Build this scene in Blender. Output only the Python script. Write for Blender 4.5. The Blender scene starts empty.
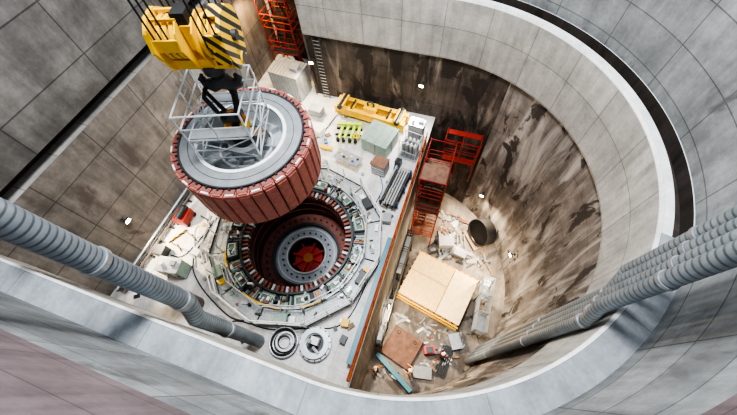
import bpy, bmesh, math, random
from mathutils import Vector, Matrix
random.seed(7)
pi=math.pi
H=18.3
AL=math.radians(23.87)
# ------------------------------------------------------------------ materials
def nt(name):
    m=bpy.data.materials.new(name); m.use_nodes=True
    n=m.node_tree; b=n.nodes['Principled BSDF']
    return m,n,b
def mat(name,col,rough=.6,metal=0.,var=.12,scale=3.,emit=None,es=0.,bump=.0):
    m,n,b=nt(name)
    b.inputs['Roughness'].default_value=rough; b.inputs['Metallic'].default_value=metal
    tc=n.nodes.new('ShaderNodeTexCoord')
    no=n.nodes.new('ShaderNodeTexNoise'); no.inputs['Scale'].default_value=scale; no.inputs['Detail'].default_value=5
    n.links.new(tc.outputs['Object'],no.inputs['Vector'])
    cr=n.nodes.new('ShaderNodeValToRGB')
    cr.color_ramp.elements[0].position=.3; cr.color_ramp.elements[1].position=.7
    cr.color_ramp.elements[0].color=tuple(c*(1-var) for c in col)+(1,)
    cr.color_ramp.elements[1].color=tuple(min(1,c*(1+var)) for c in col)+(1,)
    n.links.new(no.outputs['Fac'],cr.inputs['Fac']); n.links.new(cr.outputs['Color'],b.inputs['Base Color'])
    if emit: 
        b.inputs['Emission Color'].default_value=emit+(1,); b.inputs['Emission Strength'].default_value=es
    return m
def concrete(name,base,pw=2.4,ph=1.2,joint=.7,streak=.25,stain=None,stain_t=.6,white=None,rough=.8,mortar=.02,offset=0.,wt=.52,sx=.55,sy=.2,blotch=.22,stx=2.0,sty=.14,soft=.05):
    m,n,b=nt(name); L=n.links.new; N=n.nodes.new
    b.inputs['Roughness'].default_value=rough
    uv=N('ShaderNodeUVMap')
    br=N('ShaderNodeTexBrick'); br.offset=offset; br.squash=1
    br.inputs['Scale'].default_value=1; br.inputs['Brick Width'].default_value=pw; br.inputs['Row Height'].default_value=ph
    br.inputs['Mortar Size'].default_value=mortar; br.inputs['Mortar Smooth'].default_value=.3
    br.inputs['Color1'].default_value=tuple(c*1.08 for c in base)+(1,)
    br.inputs['Color2'].default_value=tuple(c*.84 for c in base)+(1,)
    br.inputs['Mortar'].default_value=tuple(c*joint for c in base)+(1,)
    L(uv.outputs[0],br.inputs['Vector'])
    def noise(sx,sy,sc,det,p0,p1,c0,c1,dist=0.,loc=0.):
        mp=N('ShaderNodeMapping'); mp.inputs['Scale'].default_value=(sx,sy,1); mp.inputs['Location'].default_value=(loc,loc*1.7,0); L(uv.outputs[0],mp.inputs['Vector'])
        no=N('ShaderNodeTexNoise'); no.inputs['Scale'].default_value=sc; no.inputs['Detail'].default_value=det; no.inputs['Roughness'].default_value=.62; no.inputs['Distortion'].default_value=dist
        L(mp.outputs[0],no.inputs['Vector'])
        cr=N('ShaderNodeValToRGB'); cr.color_ramp.elements[0].position=p0; cr.color_ramp.elements[1].position=p1
        cr.color_ramp.elements[0].color=(c0,c0,c0,1) ; cr.color_ramp.elements[1].color=(c1,c1,c1,1)
        L(no.outputs['Fac'],cr.inputs['Fac']); return cr,no
    def mul(a,bb):
        x=N('ShaderNodeMix'); x.data_type='RGBA'; x.blend_type='MULTIPLY'; x.inputs[0].default_value=1
        L(a,x.inputs[6]); L(bb,x.inputs[7]); return x.outputs[2]
    s,_=noise(stx,sty,1.,6,.3,.65,1-streak,1.08,.3)
    g,_=noise(1,1,.35,7,.35,.65,1-blotch,1.12,.4,3.3)
    g2,_=noise(1,.8,1.3,7,.35,.65,1-blotch*.7,1.08,.3,7.1)
    f,fn=noise(1,1,7,4,.3,.7,.88,1.07)
    col=mul(mul(mul(mul(br.outputs['Color'],s.outputs[0]),g.outputs[0]),f.outputs[0]),g2.outputs[0])
    if white:
        w,_=noise(1.3,.2,1.,9,wt,wt+.16,0,.9,.5,1.9)
        x=N('ShaderNodeMix'); x.data_type='RGBA'; L(w.outputs[0],x.inputs[0]); L(col,x.inputs[6]); x.inputs[7].default_value=white+(1,); col=x.outputs[2]
    if stain:
        w,_=noise(sx,sy,1.,10,stain_t,stain_t+soft,0,.9,.5,5.2)
        x=N('ShaderNodeMix'); x.data_type='RGBA'; L(w.outputs[0],x.inputs[0]); L(col,x.inputs[6]); x.inputs[7].default_value=stain+(1,); col=x.outputs[2]
    L(col,b.inputs['Base Color'])
    bp=N('ShaderNodeBump'); bp.inputs['Strength'].default_value=.3; bp.inputs['Distance'].default_value=.02
    L(fn.outputs['Fac'],bp.inputs['Height']); L(bp.outputs['Normal'],b.inputs['Normal'])
    return m
def stripes(name,c1,c2,freq=2.2):
    m,n,b=nt(name); N=n.nodes.new; L=n.links.new
    tc=N('ShaderNodeTexCoord'); sp=N('ShaderNodeSeparateXYZ'); L(tc.outputs['Object'],sp.inputs[0])
    a=N('ShaderNodeMath'); a.operation='ADD'; L(sp.outputs[1],a.inputs[0]); L(sp.outputs[2],a.inputs[1])
    a2=N('ShaderNodeMath'); a2.operation='ADD'; L(a.outputs[0],a2.inputs[0]); L(sp.outputs[0],a2.inputs[1])
    mu=N('ShaderNodeMath'); mu.operation='MULTIPLY'; L(a2.outputs[0],mu.inputs[0]); mu.inputs[1].default_value=freq
    fr=N('ShaderNodeMath'); fr.operation='FRACT'; L(mu.outputs[0],fr.inputs[0])
    g=N('ShaderNodeMath'); g.operation='GREATER_THAN'; L(fr.outputs[0],g.inputs[0]); g.inputs[1].default_value=.5
    x=N('ShaderNodeMix'); x.data_type='RGBA'; L(g.outputs[0],x.inputs[0]); x.inputs[6].default_value=c1+(1,); x.inputs[7].default_value=c2+(1,)
    L(x.outputs[2],b.inputs['Base Color']); b.inputs['Roughness'].default_value=.4
    return m
M={}
M['ring']=concrete('concrete_ring',(.49,.49,.465),2.4,1.85,.5,.25,mortar=.024,stain=(.20,.19,.17),stain_t=.62,soft=.12)
M['lower']=concrete('concrete_stained',(.25,.222,.20),3.0,2.4,.5,.45,stain=(.032,.026,.022),stain_t=.575,white=(.46,.435,.405),mortar=.022,wt=.49,sx=.75,sy=.3,blotch=.4,stx=2.2,sty=.14,soft=.03)
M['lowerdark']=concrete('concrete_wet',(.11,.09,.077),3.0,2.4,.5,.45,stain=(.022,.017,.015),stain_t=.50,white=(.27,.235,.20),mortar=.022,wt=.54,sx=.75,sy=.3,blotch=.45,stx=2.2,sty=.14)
M['upper']=concrete('concrete_upper',(.31,.335,.345),2.7,1.35,.45,.3,mortar=.024,stain=(.10,.105,.11),stain_t=.60,soft=.09,blotch=.34,sx=.7,sy=.4)
M['left']=concrete('concrete_left',(.205,.20,.19),4.5,2.2,.4,.28,mortar=.035,stain=(.09,.083,.075),stain_t=.575,soft=.1,blotch=.42,sx=.5,sy=.3)
M['leftlow']=concrete('concrete_left_low',(.27,.245,.22),3.2,2.4,.45,.35,mortar=.035,stain=(.09,.075,.065),stain_t=.58,soft=.08,blotch=.38,sx=.5,sy=.3)
M['rim']=concrete('concrete_rim',(.76,.78,.77),6,6,.85,.1,blotch=.1)
M['groove']=concrete('groove_rust_shade',(.06,.05,.043),3,3,.8,.5,stain=(.02,.017,.015))  # rusty rock in the groove; painted-in shadow on the left recess
M['ledge']=concrete('concrete_ledge',(.36,.395,.425),5,5,.7,.2,blotch=.3,stain=(.20,.21,.22),stain_t=.6,soft=.15)
M['band']=concrete('parapet_formwork',(.19,.15,.16),3,1.2,.6,.35)
M['floor']=concrete('floor_slab',(.76,.755,.73),3.,3.,.7,.15,rough=.5,mortar=.015,blotch=.25,stain=(.33,.32,.30),stain_t=.61,soft=.08,sx=.6,sy=.6)
M['pit']=concrete('floor_pit',(.33,.29,.25),3.,3.,.8,.3,stain=(.10,.085,.07),stain_t=.55,sx=.6,sy=.6,blotch=.45)
M['steel']=mat('steel_grey',(.40,.43,.45),.35,.6)
M['lsteel']=mat('steel_light',(.62,.66,.68),.3,.4,.08,2)
M['dsteel']=mat('steel_dark',(.06,.065,.07),.45,.5)
M['black']=mat('black_rubber',(.012,.012,.013),.7)
M['red']=mat('red_paint',(.25,.022,.016),.45)
M['redx']=mat('turbine_red',(.65,.04,.03),.4,0,.1,3)
M['pole']=mat('rotor_pole_red',(.38,.125,.10),.5,0,.2,6)
M['poleg']=mat('rotor_pole_gap',(.09,.03,.03),.6,0,.2,6)
M['brickred']=mat('winding_red',(.22,.08,.065),.6,0,.3,8)
M['darkred']=mat('bore_dark_red',(.06,.03,.027),.6,0,.4,3)
M['yellow']=mat('yellow_paint',(.83,.50,.02),.4,0,.08)
M['orange']=mat('orange_paint',(.70,.20,.02),.4)
M['lime']=mat('lime_paint',(.50,.70,.05),.4)
M['green']=mat('greygreen_paint',(.25,.35,.30),.45)
M['cover']=mat('stator_cover',(.18,.25,.21),.25,.4,.35,7)
M['teal']=mat('teal_paint',(.04,.20,.26),.4)
M['blue']=mat('blue_paint',(.05,.14,.35),.4)
M['white']=mat('white_paint',(.78,.8,.8),.5)
M['grey']=mat('grey_paint',(.30,.32,.33),.5)
M['brown']=mat('rusty_plate',(.17,.085,.055),.7,0,.3)
M['tan']=mat('plywood',(.70,.50,.23),.7,0,.12,4)
M['tan2']=mat('plywood_pale',(.78,.62,.37),.7,0,.12,4)
M['wood']=mat('timber',(.27,.19,.12),.8,0,.25)
M['duct']=mat('duct_galvanised',(.27,.315,.35),.45,.45,.15,2)
M['ductr']=mat('duct_rib',(.15,.18,.20),.5,.45,.15,2)
M['ductb']=mat('duct_brown',(.12,.10,.09),.5,.2,.2,2)
M['skin']=mat('skin',(.6,.36,.26),.6)
M['navy']=mat('navy_cloth',(.03,.04,.09),.8)
M['hivis']=mat('hivis_cloth',(.9,.28,.02),.7)
M['stripe']=stripes('hazard_stripes',(.85,.52,.02),(.02,.02,.02),3.0)
M['lampw']=mat('lamp_warm',(1,.9,.7),.4,emit=(1,.80,.5),es=25)
M['mesh']=mat('grating',(.42,.45,.46),.5,.3,.3,14)
# ------------------------------------------------------------------ builder
class B:
    def __init__(s,name): s.name=name; s.v=[]; s.f=[]; s.m=[]; s.sm=[]; s.mats=[]
    def mi(s,k):
        if k not in s.mats: s.mats.append(k)
        return s.mats.index(k)
    def add(s,vs,fs,k,sm=False):
        o=len(s.v); i=s.mi(k)
        s.v+= [Vector(v) for v in vs]
        for f in fs: s.f.append([o+j for j in f]); s.m.append(i); s.sm.append(sm)
    def box(s,c,d,k,rz=0,R=None):
        x,y,z=[q/2 for q in d]; c=Vector(c)
        Rm=R if R is not None else Matrix.Rotation(rz,3,'Z')
        vs=[c+Rm@Vector((sx*x,sy*y,sz*z)) for sz in(-1,1) for sy in(-1,1) for sx in(-1,1)]
        s.add(vs,[(0,2,3,1),(4,5,7,6),(0,1,5,4),(2,6,7,3),(0,4,6,2),(1,3,7,5)],k)
    def cyl(s,p0,p1,r0,k,r1=None,n=12,cap=True,kc=None):
        if r1 is None:r1=r0
        p0=Vector(p0);p1=Vector(p1);d=p1-p0
        if d.length<1e-6:return
        q=d.to_track_quat('Z','Y')
        A=[p0+q@Vector((math.cos(2*pi*i/n)*r0,math.sin(2*pi*i/n)*r0,0)) for i in range(n)]
        C=[p1+q@Vector((math.cos(2*pi*i/n)*r1,math.sin(2*pi*i/n)*r1,0)) for i in range(n)]
        s.add(A+C,[(i,(i+1)%n,n+(i+1)%n,n+i) for i in range(n)],k,n>6)
        if cap:
            s.add(A,[tuple(range(n))[::-1]],kc or k); s.add(C,[tuple(range(n))],kc or k)
    def bar(s,p0,p1,w,h,k):
        p0=Vector(p0);p1=Vector(p1);d=p1-p0
        z=Vector((0,0,1)) if abs(d.normalized().z)<.95 else Vector((0,1,0))
        x=d.normalized(); y=z.cross(x).normalized(); zz=x.cross(y)
        R=Matrix((x,y,zz)).transposed()
        s.box((p0+p1)/2,(d.length,w,h),k,R=R)
    def ring(s,c,ri,ro,z0,z1,k,n=64,a0=0,a1=2*pi,kt=None):
        full=abs(a1-a0-2*pi)<1e-4
        N=n if full else n+1
        an=[a0+(a1-a0)*i/n for i in range(N)]
        def circ(r,z): return [(c[0]+math.cos(a)*r,c[1]+math.sin(a)*r,z) for a in an]
        rng=range(n)
        j=lambda i:(i+1)%N
        s.add(circ(ro,z0)+circ(ro,z1),[(i,j(i),N+j(i),N+i) for i in rng],k,True)
        s.add(circ(ro,z1)+circ(ri,z1),[(i,j(i),N+j(i),N+i) for i in rng],kt or k)
        s.add(circ(ri,z0)+circ(ro,z0),[(i,j(i),N+j(i),N+i) for i in rng],k)
        if ri>0: s.add(circ(ri,z1)+circ(ri,z0),[(i,j(i),N+j(i),N+i) for i in rng],k,True)
        if not full:
            for a in (a0,a1):
                ca,sa=math.cos(a),math.sin(a)
                s.add([(c[0]+ca*ri,c[1]+sa*ri,z0),(c[0]+ca*ro,c[1]+sa*ro,z0),(c[0]+ca*ro,c[1]+sa*ro,z1),(c[0]+ca*ri,c[1]+sa*ri,z1)],[(0,1,2,3)],k)
    def frus(s,c,r0,z0,r1,z1,k,n=64):
        A=[(c[0]+math.cos(2*pi*i/n)*r0,c[1]+math.sin(2*pi*i/n)*r0,z0) for i in range(n)]
        C=[(c[0]+math.cos(2*pi*i/n)*r1,c[1]+math.sin(2*pi*i/n)*r1,z1) for i in range(n)]
        s.add(A+C,[(i,(i+1)%n,n+(i+1)%n,n+i) for i in range(n)],k,True)
    def tube(s,pts,r,k,n=8,alt=None,every=4):
        pts=[Vector(p) for p in pts]; rings=[]
        for i,p in enumerate(pts):
            a=pts[max(i-1,0)]; b=pts[min(i+1,len(pts)-1)]
            q=(b-a).to_track_quat('Z','Y')
            rr=r[i] if isinstance(r,(list,tuple)) else r
            rings.append([p+q@Vector((math.cos(2*pi*j/n)*rr,math.sin(2*pi*j/n)*rr,0)) for j in range(n)])
        vs=[v for R in rings for v in R]
        f1=[];f2=[]
        for i in range(len(pts)-1):
            tgt=f2 if (alt and i%every==0) else f1
            for j in range(n): tgt.append((i*n+j,i*n+(j+1)%n,(i+1)*n+(j+1)%n,(i+1)*n+j))
        f1.append(tuple(range(n))[::-1]); f1.append(tuple((len(pts)-1)*n+j for j in range(n)))
        s.add(vs,f1,k,True)
        if f2: s.add(vs,f2,alt,True)
    def torus(s,c,R,r,k,n=32,m=8,axis='Z',a0=0,a1=2*pi):
        pts=[]
        for i in range(n+1):
            a=a0+(a1-a0)*i/n
            if axis=='Z': p=(c[0]+math.cos(a)*R,c[1]+math.sin(a)*R,c[2])
            elif axis=='Y': p=(c[0]+math.cos(a)*R,c[1],c[2]+math.sin(a)*R)
            else: p=(c[0],c[1]+math.cos(a)*R,c[2]+math.sin(a)*R)
            pts.append(p)
        s.tube(pts,r,k,m)
    def done(s,loc=(0,0,0),rz=0):
        me=bpy.data.meshes.new(s.name); me.from_pydata([tuple(v) for v in s.v],[],s.f)
        for k in s.mats: me.materials.append(M[k])
        for p,i,q in zip(me.polygons,s.m,s.sm): p.material_index=i; p.use_smooth=q
        bm=bmesh.new(); bm.from_mesh(me)
        loose=[v for v in bm.verts if not v.link_faces]; bmesh.ops.delete(bm,geom=loose,context='VERTS')
        bmesh.ops.recalc_face_normals(bm,faces=bm.faces); bm.to_mesh(me); bm.free()
        ob=bpy.data.objects.new(s.name,me); bpy.context.scene.collection.objects.link(ob)
        ob.location=loc; ob.rotation_euler=(0,0,rz); return ob
# ------------------------------------------------------------------ shell
C=Vector((-2.2,8.6))
def path(R,un=-17.,uf=-11.2,a0=-90,a1=90,seg=96):
    p=[]
    if un is not None: p.append((un,C.y-R))
    for i in range(seg+1):
        a=math.radians(a0+(a1-a0)*i/seg); p.append((C.x+math.cos(a)*R,C.y+math.sin(a)*R))
    if uf is not None: p.append((uf,C.y+R))
    return p
def uvmesh(name,verts,faces,uvs,mk,smooth=False):
    me=bpy.data.meshes.new(name); me.from_pydata(verts,[],faces); ul=me.uv_layers.new(name='UVMap')
    for p in me.polygons:
        p.use_smooth=smooth
        for li in p.loop_indices: ul.data[li].uv=uvs[me.loops[li].vertex_index]
    me.materials.append(M[mk]); ob=bpy.data.objects.new(name,me); bpy.context.scene.collection.objects.link(ob); return ob
def wallstrip(name,pts,z0,z1,mk,smooth=True,s0=0):
    vs=[];uv=[];s=s0
    for i,p in enumerate(pts):
        if i: s+=math.dist(p,pts[i-1])
        vs+=[(p[0],p[1],z0),(p[0],p[1],z1)]; uv+=[(s,z0+30),(s,z1+30)]
    return uvmesh(name,vs,[(2*i,2*i+2,2*i+3,2*i+1) for i in range(len(pts)-1)],uv,mk,smooth)
def ringstrip(name,pi_,po,z,mk,z2=None):
    vs=[];uv=[];s=0
    for i,(p,q) in enumerate(zip(pi_,po)):
        if i: s+=math.dist(q,po[i-1])
        vs+=[(p[0],p[1],z),(q[0],q[1],z if z2 is None else z2)]; uv+=[(s,0),(s,math.dist(p,q))]
    return uvmesh(name,vs,[(2*i,2*i+1,2*i+3,2*i+2) for i in range(len(pi_)-1)],uv,mk)
ZP=-9.0; ZA=5.1; ZB=8.6; AG=-12; RU=9.9
wallstrip('wall_right_lower',path(9.25,uf=None,a1=62),ZP-.2,ZA,'lower')
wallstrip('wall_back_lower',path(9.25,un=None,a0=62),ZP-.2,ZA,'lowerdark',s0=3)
wallstrip('wall_right_ring',path(9.05),ZA,ZB-.12,'ring')
ringstrip('trim_ring_soffit',path(9.05),path(9.25),ZA,'ring')
ringstrip('trim_rim_bevel',path(9.05),path(9.13),ZB-.12,'rim',ZB)
ringstrip('trim_rim',path(9.13,a0=AG,un=None),path(9.42,a0=AG,un=None),ZB,'rim')
wallstrip('trim_rim_outer',path(9.42,a0=AG,un=None),ZB-.5,ZB,'groove')
ringstrip('trim_groove_floor',path(9.42,a0=AG,un=None),path(RU,a0=AG,un=None),ZB-.45,'groove')
wallstrip('trim_groove_wall',path(RU-.03,a0=AG,un=None),ZB-.45,ZB+.12,'groove')
ringstrip('trim_groove_cap',path(RU-.03,a0=AG,un=None),path(RU,a0=AG,un=None),ZB+.12,'rim')
ringstrip('trim_ledge',path(9.13,a1=AG,uf=None),path(RU,a1=AG,uf=None),ZB,'ledge')
wallstrip('wall_right_upper',path(RU),ZB-.6,24,'upper')
wallstrip('wall_front_parapet',path(RU-.1,a1=-15,uf=None),12.9,24,'band')
ringstrip('trim_parapet',path(RU-.1,a1=-15,uf=None),path(RU,a1=-15,uf=None),12.9,'band')
wallstrip('wall_left_lower',[(-16.45,21.5),(-16.45,-1.6)],0,7.3,'leftlow',False)
wallstrip('wall_left_recess',[(-17.2,21.5),(-17.2,-1.6)],6.6,8.1,'groove',False)  # dark colour paints the shadow under the beam into this recess
wallstrip('wall_left_upper',[(-16.2,21.5),(-16.2,-1.6)],8.1,24,'left',False)
uvmesh('trim_left_beam',[(-17.2,-1.6,8.1),(-16.2,-1.6,8.1),(-16.2,21.5,8.1),(-17.2,21.5,8.1)],[(0,1,2,3)],[(0,0),(.8,0),(.8,23),(0,23)],'left')
uvmesh('trim_left_shelf',[(-17.2,-1.6,7.3),(-16.45,-1.6,7.3),(-16.45,21.5,7.3),(-17.2,21.5,7.3)],[(0,1,2,3)],[(0,0),(.8,0),(.8,23),(0,23)],'ring')
b=B('trim_left_pilaster')
for y in(12.6,16.4): b.box((-16.3,y,3.65),(.35,.7,7.3),'grey')
b.done()
wallstrip('wall_back_nook',[(-17,21.4),(-10.9,21.4)],0,24,'lowerdark',False)
wallstrip('wall_nook_side',[(-11.2,21.4),(-11.2,17.6)],0,24,'leftlow',False)
AX=Vector((-7.5,5.85)); RB=3.25
def floor_poly():
    x0,x1,y0,y1=-16.6,-1.8,-.75,18.0
    an=sorted([2*pi*i/96 for i in range(96)]+[math.atan2(y-AX.y,x-AX.x)%(2*pi) for x in(x0,x1) for y in(y0,y1)])
    vs=[];uv=[]
    for a in an:
        c,s=math.cos(a),math.sin(a)
        t=min([((x1 if c>0 else x0)-AX.x)/c if abs(c)>1e-9 else 1e9, ((y1 if s>0 else y0)-AX.y)/s if abs(s)>1e-9 else 1e9])
        for p in ((AX.x+c*RB,AX.y+s*RB,0),(AX.x+c*t,AX.y+s*t,0)): vs.append(p); uv.append((p[0],p[1]))
    n=len(an)
    uvmesh('floor',vs,[(2*i,2*i+1,(2*i+3)%(2*n),(2*i+2)%(2*n)) for i in range(n)],uv,'floor')
floor_poly()
uvmesh('floor_nook',[(-16.6,18,0),(-11,18,0),(-11,21.5,0),(-16.6,21.5,0)],[(0,1,2,3)],[(0,0),(5,0),(5,4),(0,4)],'floor')
uvmesh('floor_pit',[(-1.8,-.9,ZP),(7.3,-.9,ZP),(7.3,18,ZP),(-1.8,18,ZP)],[(0,1,2,3)],[(0,0),(9,0),(9,19),(0,19)],'pit')
wallstrip('wall_divider',[(-1.8,-.75),(-1.8,17.9)],ZP,0,'leftlow',False)
# ------------------------------------------------------------------ stator
ax=(AX.x,AX.y)
PA=lambda r,a,z:(ax[0]+math.cos(a)*r,ax[1]+math.sin(a)*r,z)
b=B('generator_stator')
b.ring(ax,3.05,3.25,-4.2,.05,'darkred',96)
for i in range(72):
    a=2*pi*i/72
    b.box(PA(3.12,a,.12),(.34,.13,.34),'brickred' if i%3 else 'lsteel',a)
b.ring(ax,3.3,3.42,0.0,.42,'dsteel',96)
b.ring(ax,3.42,4.15,0.0,.12,'dsteel',96)
rnd=random.Random(3)
for i in range(24):
    a=2*pi*i/24
    if i%2==0:
        b.ring(ax,3.5,4.12,.12,.46,'cover',6,a-.115,a+.115)
        b.ring(ax,3.6,3.64,.46,.50,'lsteel',5,a-.1,a+.1); b.ring(ax,4.0,4.04,.46,.50,'lsteel',5,a-.1,a+.1)
        for q in(-.1,.1): b.bar(PA(3.6,a+q,.48),PA(4.02,a+q,.48),.04,.04,'lsteel')
        b.box(PA(3.82,a+rnd.uniform(-.05,.05),.55),(.2,.14,.16),rnd.choice(['dsteel','green','white']),a)
    else:
        b.ring(ax,3.48,4.12,.12,.26,'grey' if i%4==1 else 'green',5,a-.09,a+.09)
        for q in (-.06,-.02,.02,.06):
            b.cyl(PA(3.5,a+q,.3),PA(4.1,a+q,.34),.03,rnd.choice(['lsteel','black','orange','lsteel']),n=6)
for i in range(150):
    a=rnd.uniform(0,2*pi); r=rnd.uniform(3.5,4.2)
    b.box(PA(r,a,.42),(rnd.uniform(.05,.35),rnd.uniform(.04,.15),rnd.uniform(.1,.4)),rnd.choice(['dsteel','lsteel','green','dsteel','black','white','brickred']),rnd.uniform(0,3))
for a0,a1 in((-1.9,-1.35),(-1.1,-.8),(.2,.5),(2.6,2.9),(-2.6,-2.35)): b.ring(ax,4.14,4.24,.5,.55,'yellow',10,a0,a1)
b.ring(ax,4.15,4.22,0,.5,'lsteel',96)
for z in (-.9,-1.7): b.ring(ax,3.0,3.06,z,z+.08,'brickred',72)
b.ring(ax,2.25,3.05,-2.6,-2.45,'brickred',64)
for i in range(36): b.cyl(PA(2.65,2*pi*i/36,-2.45),PA(2.65,2*pi*i/36,-2.3),.06,'dsteel',n=6)
b.ring(ax,2.12,2.25,-4.2,-2.2,'dsteel',64)
b.ring(ax,1.25,2.12,-2.75,-2.6,'steel',64)
b.ring(ax,1.25,1.35,-2.6,-2.45,'lsteel',64)
b.ring(ax,1.2,1.3,-4.0,-2.6,'dsteel',64)
b.ring(ax,1.85,1.95,-2.6,-2.5,'lsteel',64)
b.ring(ax,0,1.25,-3.9,-3.7,'dsteel',48)
b.ring(ax,.35,.95,-3.7,-3.3,'redx',32)
b.ring(ax,0,.35,-3.7,-3.1,'orange',24)
for i in range(8):
    a=2*pi*i/8; b.bar(PA(.3,a,-3.2),PA(1.15,a,-3.2),.14,.2,'redx')
for i in range(24):
    a=2*pi*i/24; b.cyl(PA(1.6,a,-2.6),PA(1.6,a,-2.5),.06,'dsteel',n=6)
b.ring(ax,0,3.2,-4.6,-4.4,'dsteel',48)
b.done()
b=B('stator_walkway')
n=12; RI,RO=4.3,5.2
for i in range(n):
    a0=2*pi*(i+.02)/n; a1=2*pi*(i+.98)/n
    P=PA
    v=[P(RI,a0,.3),P(RO,a0,.3),P(RO,a1,.3),P(RI,a1,.3),P(RI,a0,.22),P(RO,a0,.22),P(RO,a1,.22),P(RI,a1,.22)]
    b.add(v,[(0,1,2,3),(4,7,6,5),(0,4,5,1),(1,5,6,2),(2,6,7,3),(3,7,4,0)],'mesh')
    for a in (a0,(a0+a1)/2,a1):
        rr=RO if a!=(a0+a1)/2 else RO*math.cos(pi/n)
        ri=RI+.05 if a!=(a0+a1)/2 else (RI+.05)*math.cos(pi/n)
        b.cyl(P(rr,a,0),P(rr,a,1.4),.035,'white',n=6)
        b.cyl(P(ri,a,0),P(ri,a,1.4),.03,'lsteel',n=6)
    for z in (.85,1.4):
        b.cyl(P(RO,a0,z),P(RO,a1,z),.032,'white',n=6)
        b.cyl(P(RI+.05,a0,z),P(RI+.05,a1,z),.026,'lsteel',n=6)
    b.bar(P(RO,a0,.36),P(RO,a1,.36),.03,.16,'dsteel')
    b.bar(P(RI,a0,.31),P(RI,a1,.31),.05,.06,'dsteel')
    am=(a0+a1)/2
    if i%2==1:
        b.box(P(4.75,am,.5),(.45,.7,.4),rnd.choice(['green','grey','dsteel']),am); b.box(P(4.75,am+.13,.4),(.3,.3,.2),rnd.choice(['yellow','white','dsteel']),am)
    for q in range(5): b.box(P(rnd.uniform(4.45,5.0),a0+rnd.random()*.5,.38),(rnd.uniform(.1,.5),rnd.uniform(.06,.2),rnd.uniform(.08,.3)),rnd.choice(['dsteel','lsteel','wood','green','black','white']),rnd.uniform(0,3))
b.done()
# ------------------------------------------------------------------ rotor
sx_=ax
ax=(-7.38,6.0); k_r=.965
b=B('generator_rotor')
z1=9.3; z0=7.3
RR=lambda r:r*k_r
b.ring(ax,RR(2.2),RR(2.46),z0,z1-.05,'poleg',96)
NP=36
for i in range(NP):
    a=2*pi*i/NP
    P3=lambda r,z:(ax[0]+math.cos(a)*RR(r),ax[1]+math.sin(a)*RR(r),z)
    b.box(P3(2.53,(z0+z1)/2-.03),(.25,.40,z1-z0-.06),'pole',a)
    b.box(P3(2.665,(z0+z1)/2-.03),(.03,.33,z1-z0-.3),'pole',a)
    b.box(P3(2.48,z1-.03),(.17,.34,.08),'brickred',a)
    b.box(P3(2.60,z1-.04),(.06,.28,.07),'white' if i%2 else 'pole',a)
    b.cyl(P3(2.41,z1-.05),P3(2.41,z1+.06),.045,'black',n=6)
b.ring(ax,RR(1.62),RR(2.34),z1-.25,z1+.02,'steel',96)
b.ring(ax,RR(2.30),RR(2.36),z1,z1+.06,'dsteel',96)
b.ring(ax,RR(1.98),RR(2.0),z1+.02,z1+.03,'dsteel',96)
b.ring(ax,RR(1.6),RR(1.72),z1,z1+.07,'white',96)
b.frus(ax,RR(1.6),z1-.02,RR(1.45),z1-.7,'lsteel')
b.ring(ax,.55,RR(1.46),z1-.8,z1-.7,'grey',64)
b.ring(ax,.95,1.03,z1-.7,z1-.5,'lsteel',64)
PA=lambda r,a,z:(ax[0]+math.cos(a)*r,ax[1]+math.sin(a)*r,z)
for i in range(8):
    a=2*pi*i/8+.2; b.bar(PA(.5,a,z1-.6),PA(1.38,a,z1-.6),.07,.3,'steel')
for i in range(8):
    a=2*pi*i/8; b.bar(PA(.5,a,z0+.4),PA(2.2,a,z0+.4),.12,.5,'steel')
b.ring(ax,0,.58,z0+.1,z1-.25,'grey',40)
b.ring(ax,0,.35,z1-.25,z1,'dsteel',32)
b.done()
b=B('aluminium_scaffold_tower')
w=1.02
rot=math.radians(20)
def Q(x,y,z): 
    return (ax[0]-.15+x*math.cos(rot)-y*math.sin(rot),ax[1]+x*math.sin(rot)+y*math.cos(rot),z)
zz=[z1+.03,z1+.5,z1+1.0,z1+2.05]
yl=w*1.05
for x in(-w,w):
    for y in(-yl,yl): b.cyl(Q(x,y,zz[0]),Q(x,y,zz[-1]),.034,'lsteel',n=6)
    b.cyl(Q(x,0,zz[0]),Q(x,0,zz[-1]),.028,'lsteel',n=6)
for y in(-yl,yl): b.cyl(Q(0,y,zz[2]),Q(0,y,zz[3]),.026,'lsteel',n=6)
for z in [zz[0]+.05,zz[1],zz[2],zz[2]+.5,zz[3]]:
    b.cyl(Q(-w,-yl,z),Q(w,-yl,z),.028,'lsteel',n=6);b.cyl(Q(-w,yl,z),Q(w,yl,z),.028,'lsteel',n=6)
    b.cyl(Q(-w,-yl,z),Q(-w,yl,z),.028,'lsteel',n=6);b.cyl(Q(w,-yl,z),Q(w,yl,z),.028,'lsteel',n=6)
for a_,c_ in (((-w,-yl),(w,-yl)),((w,yl),(-w,yl)),((-w,yl),(-w,-yl)),((w,-yl),(w,yl))):
    b.cyl(Q(*a_,zz[0]),Q(*c_,zz[2]),.022,'lsteel',n=6); b.cyl(Q(*c_,zz[0]),Q(*a_,zz[2]),.022,'lsteel',n=6)
for y in(-.82,.82): b.box(Q(0,y,zz[2]),(w*2,.36,.04),'steel',rot)
b.box(Q(0,0,zz[0]+.08),(w*2,.4,.04),'wood',rot)
for j in range(6): b.cyl(Q(-w-.12,.2,zz[0]+.33*j),Q(-w-.12,.6,zz[0]+.33*j),.018,'lsteel',n=6)
for y in(.2,.6): b.cyl(Q(-w-.12,y,zz[0]),Q(-w-.12,y,zz[3]),.022,'lsteel',n=6)
b.done()
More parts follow.
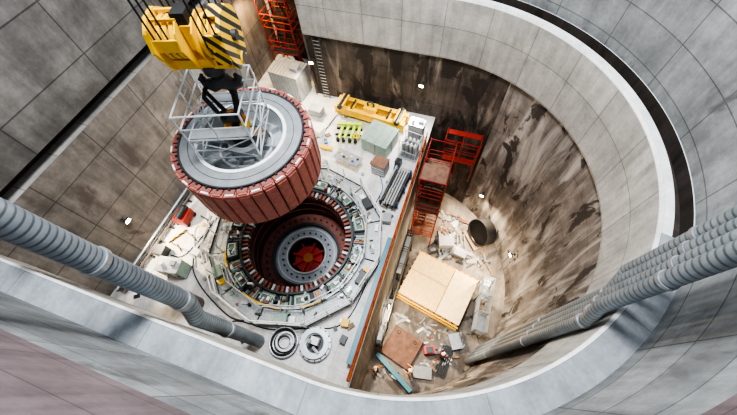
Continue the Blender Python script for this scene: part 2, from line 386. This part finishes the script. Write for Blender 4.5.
# ------------------------------------------------------------------ crane hook block
b=B('crane_hook_block')
def plate(x0,x1,k,sc=1.):
    pr=[(-.55,.42),(-.66,.0),(-.34,-.72),(.34,-.72),(.66,0),(.55,.42),(.22,.62),(-.22,.62)]
    vs=[(x0,y*sc,z*sc) for y,z in pr]+[(x1,y*sc,z*sc) for y,z in pr]; m_=len(pr)
    b.add(vs,[tuple(range(m_)),tuple(range(m_,2*m_))[::-1]]+[(i,(i+1)%m_,m_+(i+1)%m_,m_+i) for i in range(m_)],k)
for sx in (-1,1):
    for k in range(3):
        x=sx*(.34+.16*k)
        b.cyl((x-.05,0,0),(x+.05,0,0),.5,'yellow',n=36)
        b.cyl((x+.05,0,0),(x+.11,0,0),.38,'black',n=36)
plate(.80,.90,'stripe'); plate(.58,.62,'yellow',.95)
plate(-.90,-.80,'yellow'); plate(-.22,-.18,'yellow',.9); plate(.18,.22,'yellow',.9)
for x in(.55,): 
    b.box((x+.14,-.58,.0),(.36,.06,.75),'stripe'); b.box((x+.14,.58,.0),(.36,.06,.75),'stripe'); b.box((x+.14,0,.58),(.36,.5,.06),'stripe')
b.box((-.5,-.52,.1),(.6,.06,.3),'yellow'); b.box((-.5,.52,.1),(.6,.06,.3),'yellow')
for y in(-.2,.2): b.box((-.5,y,.54),(.66,.08,.06),'yellow')
b.cyl((-1.,0,0),(1.,0,0),.13,'dsteel',n=16)
b.box((0,0,.1),(.3,.5,.6),'yellow'); b.box((-.1,0,.52),(.34,.42,.3),'black')
b.box((0,0,-.62),(1.6,.5,.26),'yellow')
b.cyl((-.95,0,-.62),(.95,0,-.62),.15,'yellow',n=16,kc='dsteel')
b.cyl((0,0,-.72),(0,0,-.98),.3,'dsteel',n=24); b.cyl((0,0,-.95),(0,0,-1.2),.19,'black',n=20)
for sx in(-1,1):
    pts=[(0,0,-1.05),(0,0,-1.2),(sx*.08,0,-1.36),(sx*.28,0,-1.48),(sx*.46,0,-1.4),(sx*.52,0,-1.25),(sx*.46,0,-1.12)]
    b.tube(pts,[.19,.2,.22,.19,.15,.11,.05],'dsteel',12)
for sx in(-1,1):
    for k in range(3):
        for y in(-.49,.49):
            b.cyl((sx*(.42+.16*k),y,0),(sx*(.42+.16*k),y*.9,10),.024,'black',n=6)
hb=b.done((ax[0]+.12,ax[1]+.3,13.0),AL-.12); hb.scale=(1.1,1.1,1.1)
b=B('rotor_lifting_shackle')
for sx in(-1,1):
    for sy in(-1,1):
        b.tube([(sx*.36,0,.38),(sx*.46,sy*.14,.2),(sx*.3,sy*.17,-.45),(sx*.16,sy*.14,-.8)],.075,'black',8)
b.cyl((-.34,0,-.8),(.34,0,-.8),.22,'dsteel',n=24)
b.torus((0,0,-.98),.32,.1,'orange',24,10,'Y')
b.cyl((0,0,-1.72),(0,0,-1.15),.2,'dsteel',n=20)
b.ring((0,0),.2,.44,-1.3,-1.16,'yellow',28); b.ring((0,0),.2,.38,-1.45,-1.3,'black',28)
b.box((.3,-.2,-1.1),(.2,.2,.25),'yellow')
b.done((ax[0],ax[1]+.1,11.0),AL)
ax=sx_
# ------------------------------------------------------------------ ducts
def duct(name,pts,r,k,flanges=(),alt='ductr',st=.055):
    b=B(name); P_=[Vector(p) for p in pts]
    out=[];rr=[];c=0
    for i in range(len(P_)-1):
        d=P_[i+1]-P_[i]; n_=max(1,round(d.length/st))
        for j in range(n_):
            out.append(P_[i]+d*j/n_); rr.append(r*(.985 if c%3==0 else 1.005)); c+=1
    out.append(P_[-1]); rr.append(r)
    b.tube(out,rr,k,20,alt=alt,every=3)
    for f in flanges: b.cyl(f[0],f[1],r*1.14,'steel',n=24)
    return b.done()
duct('ventilation_duct',[(-7.0,-.05,0.1),(-7.0,-.05,6.6),(-7.02,.28,7.5),(-7.02,.38,20)],.30,'duct',[((-7.02,.28,7.7),(-7.02,.28,7.95)),((-7.02,.31,11.4),(-7.02,.31,11.55)),((-7,-.05,4),(-7,-.05,4.15)),((-7.02,.34,14.3),(-7.02,.34,14.4))])
duct('ventilation_duct',[(-11.2,.6,0.1),(-11.2,.6,10.5)],.36,'ductb',[],'ductb')
duct('ventilation_duct',[(-11.95,.4,0.1),(-11.95,.4,9.5)],.25,'ductb',[],'ductb')
for i in range(4):
    a=math.radians(-35.2+2.75*i); r_=8.78
    x,y=C.x+math.cos(a)*r_,C.y+math.sin(a)*r_
    a2=math.radians(-34.8+3.3*i)
    x2,y2=C.x+math.cos(a2)*(8.6),C.y+math.sin(a2)*(8.6)
    duct('riser_duct',[(x,y,ZP+.3),(x,y,ZB-.6),(x2,y2,ZB+.3),(x2,y2,22)],.19,'duct',[((x,y,ZB-.85),(x,y,ZB-.75)),((x,y,3),(x,y,3.1)),((x,y,-3),(x,y,-2.9)),((x2,y2,11.3),(x2,y2,11.4))])
# ------------------------------------------------------------------ slab objects
b=B('lifting_beam')
for y in(-.45,.45):
    b.box((0,y,.55),(5.4,.22,.5),'yellow'); b.box((0,y,.82),(5.5,.34,.05),'yellow'); b.box((0,y,.28),(5.5,.34,.05),'yellow')
for x in(-2.5,-1.4,0,1.4,2.5): b.box((x,0,.55),(.22,.9,.4),'yellow'); 
for x in(-2.2,2.2):
    b.box((x,0,.95),(.5,1.2,.25),'yellow'); b.cyl((x,-.75,.95),(x,.75,.95),.18,'dsteel',n=16)
for x in(-1.4,1.4): b.box((x,0,.9),(.12,.95,.06),'black')
b.box((0,0,1.0),(.9,.7,.35),'yellow'); b.torus((0,0,1.3),.25,.07,'dsteel',20,8,'Y')
for x in(-1.8,1.8): b.box((x,0,.13),(.25,1.4,.25),'wood')
b.done((-6.3,16.5,0),math.radians(-5))
b=B('lime_lifting_tackle')
for i,x in enumerate((-.6,-.2,.25,.65)):
    b.bar((x,-.9,.2),(x+.15,.9,.25),.16,.18,'lime'); b.cyl((x,-.9,.2),(x,-.9,.5),.12,'black',n=12)
b.bar((-.9,.5,.4),(.9,.6,.4),.14,.16,'lime'); b.box((0,-.2,.08),(1.9,.14,.12),'black'); b.box((0,.4,.08),(1.9,.14,.12),'black')
b.torus((.7,-.5,.4),.2,.05,'yellow',16,6)
b.done((-7.4,14.6,0),math.radians(10))
b=B('equipment_crate')
b.box((0,0,.6),(1.9,1.8,1.1),'green'); b.box((0,0,1.18),(2.0,1.9,.08),'green')
for x in(-.6,0,.6): b.box((x,0,1.24),(.1,1.8,.05),'grey')
for s in(-1,1): b.box((s*.97,0,.6),(.05,.2,1.1),'grey'); b.box((0,s*.92,.6),(.2,.05,1.1),'grey')
for x in(-.7,.7): b.box((x,0,.04),(.2,1.8,.1),'wood')
b.done((-4.9,14.2,0),math.radians(-12))
b=B('tool_cabinet')
b.box((0,0,.55),(.95,.8,1.0),'grey'); b.box((0,0,1.07),(1.0,.85,.05),'brown')
for z in(.25,.5,.75): b.box((0,-.41,z),(.8,.03,.03),'lsteel')
for x in(-.35,.35):
    for y in(-.3,.3): b.cyl((x,y,0),(x,y,.08),.05,'black',n=8)
b.done((-4.2,12.1,0),math.radians(-8))
b=B('tube_rack')
for x in(-.6,.6): 
    for y in(-1.2,0,1.2): b.cyl((x,y,0),(x,y,.9),.04,'blue',n=6)
for y in(-1.2,0,1.2): b.bar((-.65,y,.2),(.65,y,.2),.08,.08,'blue'); b.bar((-.65,y,.6),(.65,y,.6),.08,.08,'blue')
for i in range(7):
    for z in(.3,.72):
        b.cyl((-.5+.165*i,-1.35-random.random()*.2,z),(-.5+.165*i,1.3+random.random()*.2,z),.065,random.choice(['dsteel','steel','grey','dsteel']),n=8)
b.done((-2.8,10.9,0),math.radians(-6))
b=B('gas_bottle_cage')
for x in(-.6,.6):
    for y in(-.5,.5): b.cyl((x,y,0),(x,y,1.7),.03,'lsteel',n=6)
for z in(.1,.8,1.7):
    for s in(-1,1): b.cyl((-.6,s*.5,z),(.6,s*.5,z),.025,'lsteel',n=6); b.cyl((s*.6,-.5,z),(s*.6,.5,z),.025,'lsteel',n=6)
for i in range(4):
    for j in range(2):
        x,y=-.42+.28*i,-.22+.44*j; b.cyl((x,y,.05),(x,y,1.3),.11,'grey',n=12); b.cyl((x,y,1.3),(x,y,1.5),.11,'white',r1=.04,n=12)
b.box((0,0,.05),(1.2,1,.05),'steel')
b.done((-2.7,14.0,0),math.radians(-10))
b=B('cable_drum_coil')
for k in range(9):
    b.torus((.02*math.sin(k*2),.02*math.cos(k*3),.1+.02*k),.25+.06*k,.045,['white','dsteel','lsteel'][k%3],36,6)
b.torus((0,0,.35),.6,.05,'black',30,6); b.torus((.1,.05,.4),.45,.05,'white',30,6)
b.done((-5.7,.3,0))
b=B('bearing_housing')
b.ring((0,0),.45,.84,0,.35,'steel',48); b.ring((0,0),.5,.74,.35,.55,'lsteel',48); b.ring((0,0),0,.45,0,.15,'dsteel',32)
for i in range(16):
    a=2*pi*i/16; b.cyl((math.cos(a)*.79,math.sin(a)*.79,.35),(math.cos(a)*.79,math.sin(a)*.79,.45),.035,'dsteel',n=6)
b.box((0,.1,.5),(.42,.35,.5),'white'); b.cyl((.0,-.2,.5),(.4,-.4,.6),.08,'lsteel',n=10); b.cyl((-.2,0,.7),(-.2,0,1.),.1,'green',n=12)
b.done((-4.1,.75,0))
b=B('edge_girder')
b.box((-2.1,3.9,.15),(.28,7.0,.05),'teal'); b.box((-2.1,3.9,.4),(.05,7.0,.45),'teal'); b.box((-2.1,3.9,.62),(.28,7.0,.05),'teal')
for i in range(9): b.box((-2.1,.6+.8*i,.4),(.24,.04,.42),'teal')
for y in(.8,3.9,7.0): b.box((-2.1,y,.06),(.36,.2,.12),'wood')
b.done()
def cabinet(loc,rz,k='green',w=1.3,d=.8,h=1.1):
    b=B('electrical_cabinet')
    b.box((0,0,h/2+.05),(w,d,h),k); b.box((0,0,h+.08),(w+.06,d+.06,.06),'lsteel')
    for x in(-w*.24,w*.24): b.box((x,-d/2-.01,h/2+.05),(w*.4,.02,h*.8),'grey'); b.box((x+w*.14,-d/2-.03,h/2),(.03,.03,.2),'black')
    b.box((0,0,.03),(w,d,.06),'dsteel'); b.cyl((-w*.24,0,h+.1),(-w*.24,0,h+.3),.12,'white',n=12); b.box((w*.24,.1,h+.18),(.3,.25,.14),'grey')
    return b.done(loc,rz)
cabinet((-13.4,1.9,0),.17)
cabinet((-15.9,12.3,0),pi/2,'grey',1.8,.7,1.8)
cabinet((-15.9,8.9,0),pi/2,'lsteel',1.6,.6,1.6)
cabinet((-11.2,13.6,0),.3,'green',1.2,.8,1.2)
cabinet((-2.7,15.6,0),-.1,'grey',1.0,.7,1.4)
b=B('red_compressor')
b.box((0,0,.5),(.8,1.0,.6),'red'); b.cyl((0,-.4,.9),(0,.4,.9),.2,'dsteel',n=20); b.box((0,.4,.85),(.5,.25,.25),'dsteel')
for x in(-.35,.35):
    for y in(-.38,.38): b.cyl((x-.05,y,.15),(x+.05,y,.15),.15,'black',n=14)
b.done((-14.9,5.0,0),math.radians(5))
b=B('barrier_board')
b.bar((-.6,0,1.0),(.6,0,1.0),.04,.22,'stripe'); 
for x in(-.5,.5): b.bar((x,0,1.0),(x,0,0.02),.05,.05,'yellow'); b.bar((x,-.3,.03),(x,.3,.03),.06,.05,'black')
b.done((-14.0,3.6,0),math.radians(60))
b=B('site_container')
b.box((0,0,1.15),(2.4,1.7,2.1),'steel'); b.box((0,0,2.23),(2.5,1.8,.08),'grey')
for i in range(9): b.box((-1.05+.26*i,-.86,1.15),(.1,.04,1.9),'grey'); b.box((-1.05+.26*i,0,2.28),(.1,1.7,.04),'steel')
for x in(-1,1):
    for y in(-.7,.7): b.box((x,y,.05),(.25,.25,.1),'dsteel')
b.box((.7,0,2.4),(.6,.6,.3),'grey'); b.box((1.21,0,1.1),(.03,.8,1.8),'grey')
b.done((-13.1,17.5,0),math.radians(-5))
b=B('hydraulic_power_unit')
b.box((0,0,.35),(1.5,.9,.5),'grey'); b.cyl((-.5,0,.6),(-.5,0,1.2),.22,'dsteel',n=20); b.cyl((.1,-.2,.75),(.7,-.2,.75),.16,'steel',n=16); b.box((.3,.25,.8),(.5,.3,.4),'white')
for x in(-.65,.65): b.box((x,0,.05),(.12,.95,.1),'dsteel')
for y in(-.2,0,.2): b.tube([(-.5,y*.5,1.2),(-.2,y,1.35),(.3,y,1.0)],.03,'black',6)
b.done((-12.0,11.3,0),.8)
b=B('work_table')
b.box((0,0,.85),(1.8,.8,.06),'grey')
for x in(-.8,.8):
    for y in(-.33,.33): b.cyl((x,y,0),(x,y,.84),.03,'lsteel',n=6)
for i in range(7): b.box((-.7+.23*i,random.uniform(-.2,.2),.93),(.15,.1,.1),random.choice(['red','dsteel','white','yellow','blue']),random.random())
b.done((-6.4,12.0,0),-.2)
b=B('pipe_run')
for y,r,k in((.35,.1,'steel'),(.62,.07,'dsteel'),(.85,.09,'ductb')):
    b.cyl((-16.45+y,-.2,.25),(-16.45+y,7.6,.25),r,k,n=10)
for i in range(8): b.box((-15.85,.2+i*1.0,.08),(1.0,.1,.16),'dsteel')
b.done()
b=B('scattered_materials')
def crate(x,y,w,d,h,k,z=0,rz=0):
    b.box((x,y,z+h/2+.1),(w,d,h),k,rz)
    for s in(-.35,.35): b.box((x+s*w*math.cos(rz),y+s*w*math.sin(rz),z+.05),(.1,d,.1),'wood',rz)
for (x,y,w,d,h,k) in [(-10.4,15.8,1,.7,.5,'grey'),(-12.3,15.0,1.2,.8,.3,'wood'),(-9.5,14.0,.8,.6,.5,'white'),(-9.9,12.5,.5,.5,.4,'teal'),(-13.9,13.6,1.2,.8,.6,'steel'),(-14.2,10.6,.9,1.2,.4,'wood'),(-14.2,7.4,.7,.5,.4,'grey'),(-12.9,3.2,.5,.4,.3,'white'),(-8.4,12.8,.9,.25,.2,'yellow'),(-2.7,8.7,.5,.6,.4,'grey'),(-9.2,.1,.8,.5,.4,'grey'),(-14.6,15.4,1.2,.9,.9,'grey'),(-3.2,12.9,.4,.4,.5,'dsteel'),(-14.9,2.6,.6,.6,.6,'dsteel'),(-14.8,.9,.7,.5,.9,'grey'),(-3.0,2.2,.4,.4,.3,'yellow'),(-2.8,1.4,.3,.4,.3,'dsteel')]:
    crate(x,y,w,d,h,k,rz=random.uniform(-.3,.3))
SOLID=[(-6.3,16.5,3),(-7.4,14.6,1.4),(-4.9,14.2,1.6),(-4.2,12.1,.8),(-2.8,10.9,1.7),(-2.7,14,1.),(-5.7,.3,.9),(-4.1,.75,1.1),(-7,0,.5),(-11.2,.6,.6),(-12,.4,.5),(-13.4,1.9,1),(-12,11.3,1.1),(-6.4,12,1.1),(-11.2,13.6,1),(-14.9,5,.9),(-14,3.6,.7)]
for i in range(190):
    x=random.uniform(-15.2,-2.5); y=random.uniform(-.2,15.4)
    if math.dist((x,y),ax)<5.4 or any(math.dist((x,y),q[:2])<q[2] for q in SOLID): continue
    s=random.uniform(.08,.3); b.box((x,y,s*.3),(s,random.uniform(.08,.6),s*.6),random.choice(['wood','steel','blue','white','dsteel','grey','yellow','black','dsteel','grey']),random.uniform(0,3))
b.done()
b=B('floor_hoses')
def hose(pts,r,k):
    out=[]
    P_=[Vector((p[0],p[1],.05)) for p in pts]
    for i in range(len(P_)-1):
        p0=P_[max(i-1,0)];p1=P_[i];p2=P_[i+1];p3=P_[min(i+2,len(P_)-1)]
        for t in range(6):
            t/=6; out.append(.5*((2*p1)+(p2-p0)*t+(2*p0-5*p1+4*p2-p3)*t*t+(-p0+3*p1-3*p2+p3)*t**3))
    out.append(P_[-1]); b.tube(out,r,k,6)
hose([(-15,8),(-14,7.9),(-13.2,9),(-12.9,11.5),(-11.6,12.6),(-9.6,13.3),(-8.9,16)],.035,'black')
hose([(-14.5,2.6),(-13.6,3.0),(-13.1,6),(-13.5,8),(-13.2,10.2),(-10.8,12.3)],.03,'black')
hose([(-9.5,-.1),(-8.6,.5),(-6.8,.65),(-5.2,1.2),(-3.1,2.2),(-2.6,5)],.03,'black')
hose([(-5,12.9),(-3.7,11),(-3.7,9.5),(-2.9,8.2),(-2.8,7.9)],.03,'blue')
hose([(-14.2,5.5),(-13.2,5),(-13,2.8),(-11.8,1.6),(-9.4,.6),(-8.3,.6)],.04,'dsteel')
hose([(-13.6,5.5),(-14.1,6.3),(-13.5,6.9),(-12.95,6.2),(-13.4,5.2),(-14,4.5),(-12.6,2.4)],.035,'white')
b.done()
b=B('wall_ladder')
for x in(-.25,.25): b.cyl((x,0,0),(x,0,5.0),.04,'dsteel',n=6)
for i in range(18): b.cyl((-.25,0,.2+.27*i),(.25,0,.2+.27*i),.025,'steel',n=6)
for z in(1,3,4.8): b.cyl((-.25,0,z),(-.25,.2,z),.03,'dsteel',n=6); b.cyl((.25,0,z),(.25,.2,z),.03,'dsteel',n=6)
b.done((-10.3,17.6,0))
b=B('edge_guardrail')
for i in range(13):
    y=-.3+1.3*i; b.cyl((-1.88,y,0),(-1.88,y,1.15),.03,'red',n=6)
for z in(.55,1.13): b.cyl((-1.88,-.3,z),(-1.88,15.3,z),.04,'orange' if z<1 else 'red',n=8)
b.box((-1.86,7.5,.1),(.04,15.6,.2),'orange')
b.done()
def scaffold(name,x0,x1,y0,y1,z0,z1,dz,k,kd='mesh',nx=1,ny=2,stairs=True,loc=(0,0,0),rz=0):
    b=B(name)
    xs=[x0+(x1-x0)*i/nx for i in range(nx+1)]; ys=[y0+(y1-y0)*i/ny for i in range(ny+1)]
    for x in xs:
        for y in ys: b.cyl((x,y,z0),(x,y,z1),.045,k,n=6); b.box((x,y,z0+.01),(.18,.18,.02),'dsteel')
    z=z0+dz; lv=0
    while z<=z1+.01:
        zt=z-1.0 if z>=z1-.01 else z
        for zr in (zt,zt+.5,zt+.95):
            if zr>z1: continue
            for x in xs: b.cyl((x,y0,zr),(x,y1,zr),.03,k,n=6)
            for y in ys: b.cyl((x0,y,zr),(x1,y,zr),.03,k,n=6)
        if lv%2==0: b.box(((x0+x1)/2,y0+(y1-y0)*.2,zt),((x1-x0)*.95,(y1-y0)*.38,.05),kd)
        else: b.box(((x0+x1)/2,y1-(y1-y0)*.2,zt),((x1-x0)*.95,(y1-y0)*.38,.05),kd)
        if stairs:
            ya,yb=(y0+(y1-y0)*.3,y1-(y1-y0)*.3)
            if lv%2: ya,yb=yb,ya
            xm=x0+(x1-x0)*(.3 if lv%2 else .7)
            for s in(-.3,.3): b.bar((xm+s,yb,zt-dz),(xm+s,ya,zt),.05,.16,k)
            for j in range(8): t=j/8; b.box((xm,yb+(ya-yb)*t,zt-dz+dz*t),(.55,.2,.03),kd)
        z+=dz; lv+=1
    return b.done(loc,rz)
scaffold('red_stair_tower',-1.5,.2,11.6,14.9,ZP,1.1,2.0,'red','brown')
scaffold('red_landing',-.6,1.7,15.1,16.1,-3,1.1,2.0,'red','red',2,1,False)
scaffold('red_nook_stairs',-15.3,-13.0,19.2,21,0,6.2,2.0,'red','dsteel',1,1,True)
scaffold('formwork_scaffold',4.75,5.55,5.5,9.5,ZP,-6.4,1.3,'steel','steel',1,3,False)
scaffold('grey_access_scaffold',-1.65,-1.2,2.5,10.8,ZP,-5.0,2.0,'dsteel','grey',1,6,False)
b=B('wall_pipes')
for x,r,k in((-12.6,.14,'steel'),(-12.2,.1,'red'),(-11.8,.16,'ductb'),(-15.8,.12,'grey')): 
    b.cyl((x,21.15,0),(x,21.15,20),r,k,n=12)
    for z in(3,7,11): b.cyl((x,21.15,z),(x,21.15,z+.12),r*1.35,'dsteel',n=12)
b.done()
# ------------------------------------------------------------------ pit objects
b=B('timber_formwork')
b.box((0,0,.75),(4.9,3.8,1.4),'tan'); 
b.box((-.9,0,1.49),(3.1,3.8,.08),'tan'); b.box((1.63,0,1.49),(1.85,3.8,.08),'tan2')
for i in range(11): b.box((-2.4+.48*i,1.95,.75),(.12,.12,1.5),'wood'); b.box((-2.4+.48*i,-1.95,.75),(.12,.12,1.5),'wood')
for i in range(9): b.box((2.5,-1.85+.46*i,.75),(.12,.12,1.5),'wood'); b.box((-2.5,-1.85+.46*i,.75),(.12,.12,1.5),'wood')
for y in(-1,1): b.box((0,y*2.05,1.2),(5.2,.1,.16),'yellow'); b.box((0,y*2.05,.4),(5.2,.1,.16),'yellow')
b.box((.66,0,1.54),(.03,3.8,.02),'wood'); b.box((-.9,.3,1.545),(3.0,.02,.02),'wood')
b.done((1.65,7.95,ZP),math.radians(-12))
b=B('steel_plate')
b.box((0,0,.2),(2.4,2.3,.12),'brown')
for s in(-1,1): b.box((s*1.15,0,.3),(.08,2.3,.12),'brown'); b.box((s*.8,0,.07),(.2,2.2,.14),'wood'); b.torus((s*.7,.8,.3),.12,.03,'dsteel',12,6)
b.done((.2,3.0,ZP),math.radians(-15))
b=B('steel_beam')
b.box((0,0,.12),(3.4,.3,.04),'teal');b.box((0,0,.3),(3.4,.05,.34),'teal');b.box((0,0,.48),(3.4,.3,.04),'teal')
b.done((.1,1.15,ZP),math.radians(-28))
PALE=['wood','grey','steel','dsteel','grey','dsteel','grey','wood','brown','steel']
b=B('construction_debris')
k_=0
while k_<110:
    x=random.uniform(.5,6); y=random.uniform(10.9,15.6)
    if math.dist((x,y),C)>8.2 or math.dist((x,y),(3.6,13.6))<1.5: continue
    k_+=1
    s=random.uniform(.08,.26)
    b.box((x,y,ZP+s*.3),(s,random.uniform(.1,1.2),s*.6),random.choice(PALE),random.uniform(0,3))
for i in range(8):
    x=1.2+.3*i; b.cyl((x,11.3+.1*i,ZP+.1),(x-.4,12.9+.1*i,ZP+.25),.05,'steel',n=8)
b.box((1.5,12.2,ZP+.5),(1.2,.9,.9),'grey',.3); b.box((2.9,11.6,ZP+.4),(1.0,.7,.7),'steel',-.2)
b.done()
b=B('construction_materials')
k_=0
while k_<80:
    x=random.uniform(-1.0,4.6); y=random.uniform(.6,5.4)
    if math.dist((x,y),C)>8.2 or math.dist((x,y),(.2,3.0))<1.8 : continue
    k_+=1; s=random.uniform(.06,.22)
    b.box((x,y,ZP+s*.3),(s,random.uniform(.1,.7),s*.6),random.choice(PALE+['grey','steel','white','yellow']),random.uniform(0,3))
b.box((2.2,3.4,ZP+.4),(.8,.5,.6),'redx',.4); b.box((2.2,3.4,ZP+.75),(.5,.4,.1),'dsteel',.4)
b.box((2.1,1.8,ZP+.2),(1.3,.8,.3),'grey',.2); b.box((3.9,4.6,ZP+.3),(.8,1.1,.5),'steel',.5)
for i in range(6): b.cyl((2.9+.15*i,1.9,ZP+.08),(3.2+.15*i,4.2,ZP+.08),.05,'dsteel',n=6)
b.done()
b=B('culvert_pipe')
a=math.radians(39); o_=Vector((math.cos(a),math.sin(a),0)); 
pc=Vector((C.x,C.y,ZP+1.35)); ax0=(-o_+Vector((0,0,.35))).normalized()
p1=pc+o_*7.75; p0=p1-ax0*.9
q=ax0.to_track_quat('Z','Y'); n_=32
def cc(r,p): return [p+q@Vector((math.cos(2*pi*i/n_)*r,math.sin(2*pi*i/n_)*r,0)) for i in range(n_)]
F4=[(i,(i+1)%n_,n_+(i+1)%n_,n_+i) for i in range(n_)]
b.add(cc(1.2,p0)+cc(1.2,p1),F4,'black',True); b.add(cc(1.2,p1)+cc(1.12,p1),F4,'dsteel'); b.add(cc(1.12,p1)+cc(1.12,p0),F4,'black',True)
b.add(cc(1.12,p1-ax0*.25),[tuple(range(n_))],'black')  # black disc paints in the dark depth of the pipe mouth
b.box((pc.x+o_.x*7.75,pc.y+o_.y*7.75,ZP+.12),(1.2,2.0,.25),'wood',a)
b.done()
# ------------------------------------------------------------------ people
def person(loc,rz,pose=0,shirt='hivis'):
    me=bpy.data.meshes.new('construction_worker')
    V=[];E=[];Rr=[]
    def v(p,r,par=None):
        V.append(p);Rr.append(r)
        if par is not None:E.append((par,len(V)-1))
        return len(V)-1
    pel=v((0,0,.95),.15); sp=v((0,.02,1.2),.14,pel); ch=v((0,.02,1.4),.16,sp); nk=v((0,.02,1.53),.06,ch); hd=v((0,0,1.62),.09,nk); tp=v((0,0,1.72),.1,hd)
    for s in(-1,1):
        sh=v((s*.2,.02,1.43),.075,ch)
        el=v((s*.27,-.02-.12*pose,1.17),.05,sh); wr=v((s*.25,-.18-.15*pose,.98+.1*pose),.032,el); hn=v((s*.25,-.24-.15*pose,.93+.1*pose),.035,wr)
        for q in range(5):
            dx=(-.03+.015*q)
            if q<4:
                f1=v((s*.25+dx,-.29-.15*pose,.89+.1*pose),.009,hn); v((s*.25+dx,-.30-.15*pose,.86+.1*pose-.003*abs(q-1)),.008,f1)
            else: f1=v((s*.25-s*.05,-.25-.15*pose,.92+.1*pose),.011,hn)
        hp=v((s*.1,0,.88),.1,pel); kn=v((s*.12,-.05*s,.5),.07,hp); an=v((s*.13,.03*s,.09),.05,kn); v((s*.14,-.14+.03*s,.04),.045,an)
    me.from_pydata(V,E,[]); ob=bpy.data.objects.new('tmp',me); bpy.context.scene.collection.objects.link(ob)
    md=ob.modifiers.new('s','SKIN')
    for i,sv in enumerate(me.skin_vertices[0].data): sv.radius=(Rr[i],Rr[i]*.85); sv.use_root=(i==0)
    sb=ob.modifiers.new('d','SUBSURF'); sb.levels=1; sb.render_levels=1
    dg=bpy.context.evaluated_depsgraph_get(); m2=bpy.data.meshes.new_from_object(ob.evaluated_get(dg))
    bpy.data.objects.remove(ob)
    b=B('construction_worker')
    vs=[tuple(x.co) for x in m2.vertices]
    groups={}
    for p in m2.polygons:
        z=p.center.z; x=abs(p.center.x)
        if z>1.5: k='skin'
        elif p.center.y<-.2 and z>.8: k='skin'
        elif z<.13: k='black'
        elif z<.92 and x<.22: k='navy'
        else: k=shirt
        groups.setdefault(k,[]).append(tuple(p.vertices))
    for k,fs in groups.items(): b.add(vs,fs,k,True)
    for s in(-1,1): b.cyl((s*.035,-.085,1.68),(s*.035,-.095,1.68),.012,'black',n=8)
    b.cyl((0,-.08,1.65),(0,-.115,1.64),.014,'skin',n=6)
    b.cyl((0,0,1.71),(0,0,1.75),.125,'white',r1=.12,n=16); b.cyl((0,0,1.75),(0,0,1.83),.12,'white',r1=.06,n=16); b.box((0,-.12,1.72),(.16,.1,.015),'white')
    b.cyl((0,0,1.05),(0,0,1.09),.17,'lsteel',n=16,cap=False)
    b.done(loc,rz)
person((-1.2,.95,ZP),.6,.3); person((1.2,1.55,ZP),-2,1); person((3.1,3.3,ZP),2.5,.5,'red')
# ------------------------------------------------------------------ lamps
def lamp(name,p,energy,col,to,size=.25,mk='lampw'):
    b=B(name); b.box((0,0,0),(.36,.1,.22),'dsteel'); b.box((0,-.06,0),(.28,.03,.16),mk); b.cyl((0,.05,0),(0,.3,0),.03,'dsteel',n=8); b.box((0,.3,0),(.2,.04,.2),'dsteel')
    d=(Vector(to)-Vector(p)); rz=math.atan2(d.x,-d.y)
    ob=b.done(p,rz)
    l=bpy.data.lights.new(name+'_bulb','SPOT'); l.energy=energy; l.color=col; l.spot_size=math.radians(165); l.spot_blend=.7; l.shadow_soft_size=size
    lo=bpy.data.objects.new(name+'_bulb',l); bpy.context.scene.collection.objects.link(lo)
    lo.parent=ob; lo.location=(0,-.2,0)
    dl=Matrix.Rotation(-rz,3,'Z')@d
    lo.rotation_euler=dl.to_track_quat('-Z','Y').to_euler()
W=(1,.80,.56)
lamp('work_lamp',(-16.05,3.2,2.6),1300,W,(-12,3.4,0))
lamp('work_lamp',(-16.05,10.5,2.8),1700,W,(-11,10.2,0))
lamp('work_lamp',(-15.9,18.8,6.5),1500,(1,.62,.25),(-13,18.5,0))
lamp('work_lamp',(-10.9,17.4,3.2),1200,W,(-10.5,13,0))
lamp('work_lamp',(3.2,15.5,-5),3000,W,(2,11,ZP))
lamp('work_lamp',(-1.35,4.5,-3.8),2300,W,(3,5,ZP))
lamp('work_lamp',(6.1,11.2,-5.3),1800,W,(2,9,ZP))
lamp('work_lamp',(-3.,17.4,3.0),1200,(1,.92,.8),(-4,10,0))
def area(p,to,e,size,col):
    l=bpy.data.lights.new('overhead_fill','AREA'); l.energy=e; l.size=size; l.color=col
    o=bpy.data.objects.new('overhead_fill',l); bpy.context.scene.collection.objects.link(o); o.location=p
    o.rotation_euler=(Vector(to)-Vector(p)).to_track_quat('-Z','Y').to_euler()
area((-3,8,27),(-5,8,0),6000,4,(.98,.98,1))  # unseen area light added overhead to brighten the slab and shaft
# ------------------------------------------------------------------ world, camera
w=bpy.data.worlds.new('World'); bpy.context.scene.world=w; w.use_nodes=True
bg=w.node_tree.nodes['Background']; bg.inputs[0].default_value=(.80,.90,1,1); bg.inputs[1].default_value=.8
cam=bpy.data.cameras.new('Camera'); co=bpy.data.objects.new('Camera',cam); bpy.context.scene.collection.objects.link(co)
cam.sensor_width=36; cam.lens=330/737*36; cam.clip_start=.05
th=math.radians(28.9); rh=math.radians(6)
rt=Vector((math.cos(AL),math.sin(AL),0)); yh=Vector((-math.sin(AL),math.cos(AL),0))
fw=yh*math.sin(th)-Vector((0,0,math.cos(th))); up=yh*math.cos(th)+Vector((0,0,math.sin(th)))
Rv=rt*math.cos(rh)-up*math.sin(rh); Uv=rt*math.sin(rh)+up*math.cos(rh)
mm=Matrix((Rv,Uv,-fw)).transposed().to_4x4(); mm.translation=Vector((0,0,H)); co.matrix_world=mm
bpy.context.scene.camera=co
vs_=bpy.context.scene.view_settings
vs_.view_transform='AgX'; vs_.look='AgX - High Contrast'; vs_.exposure=.25
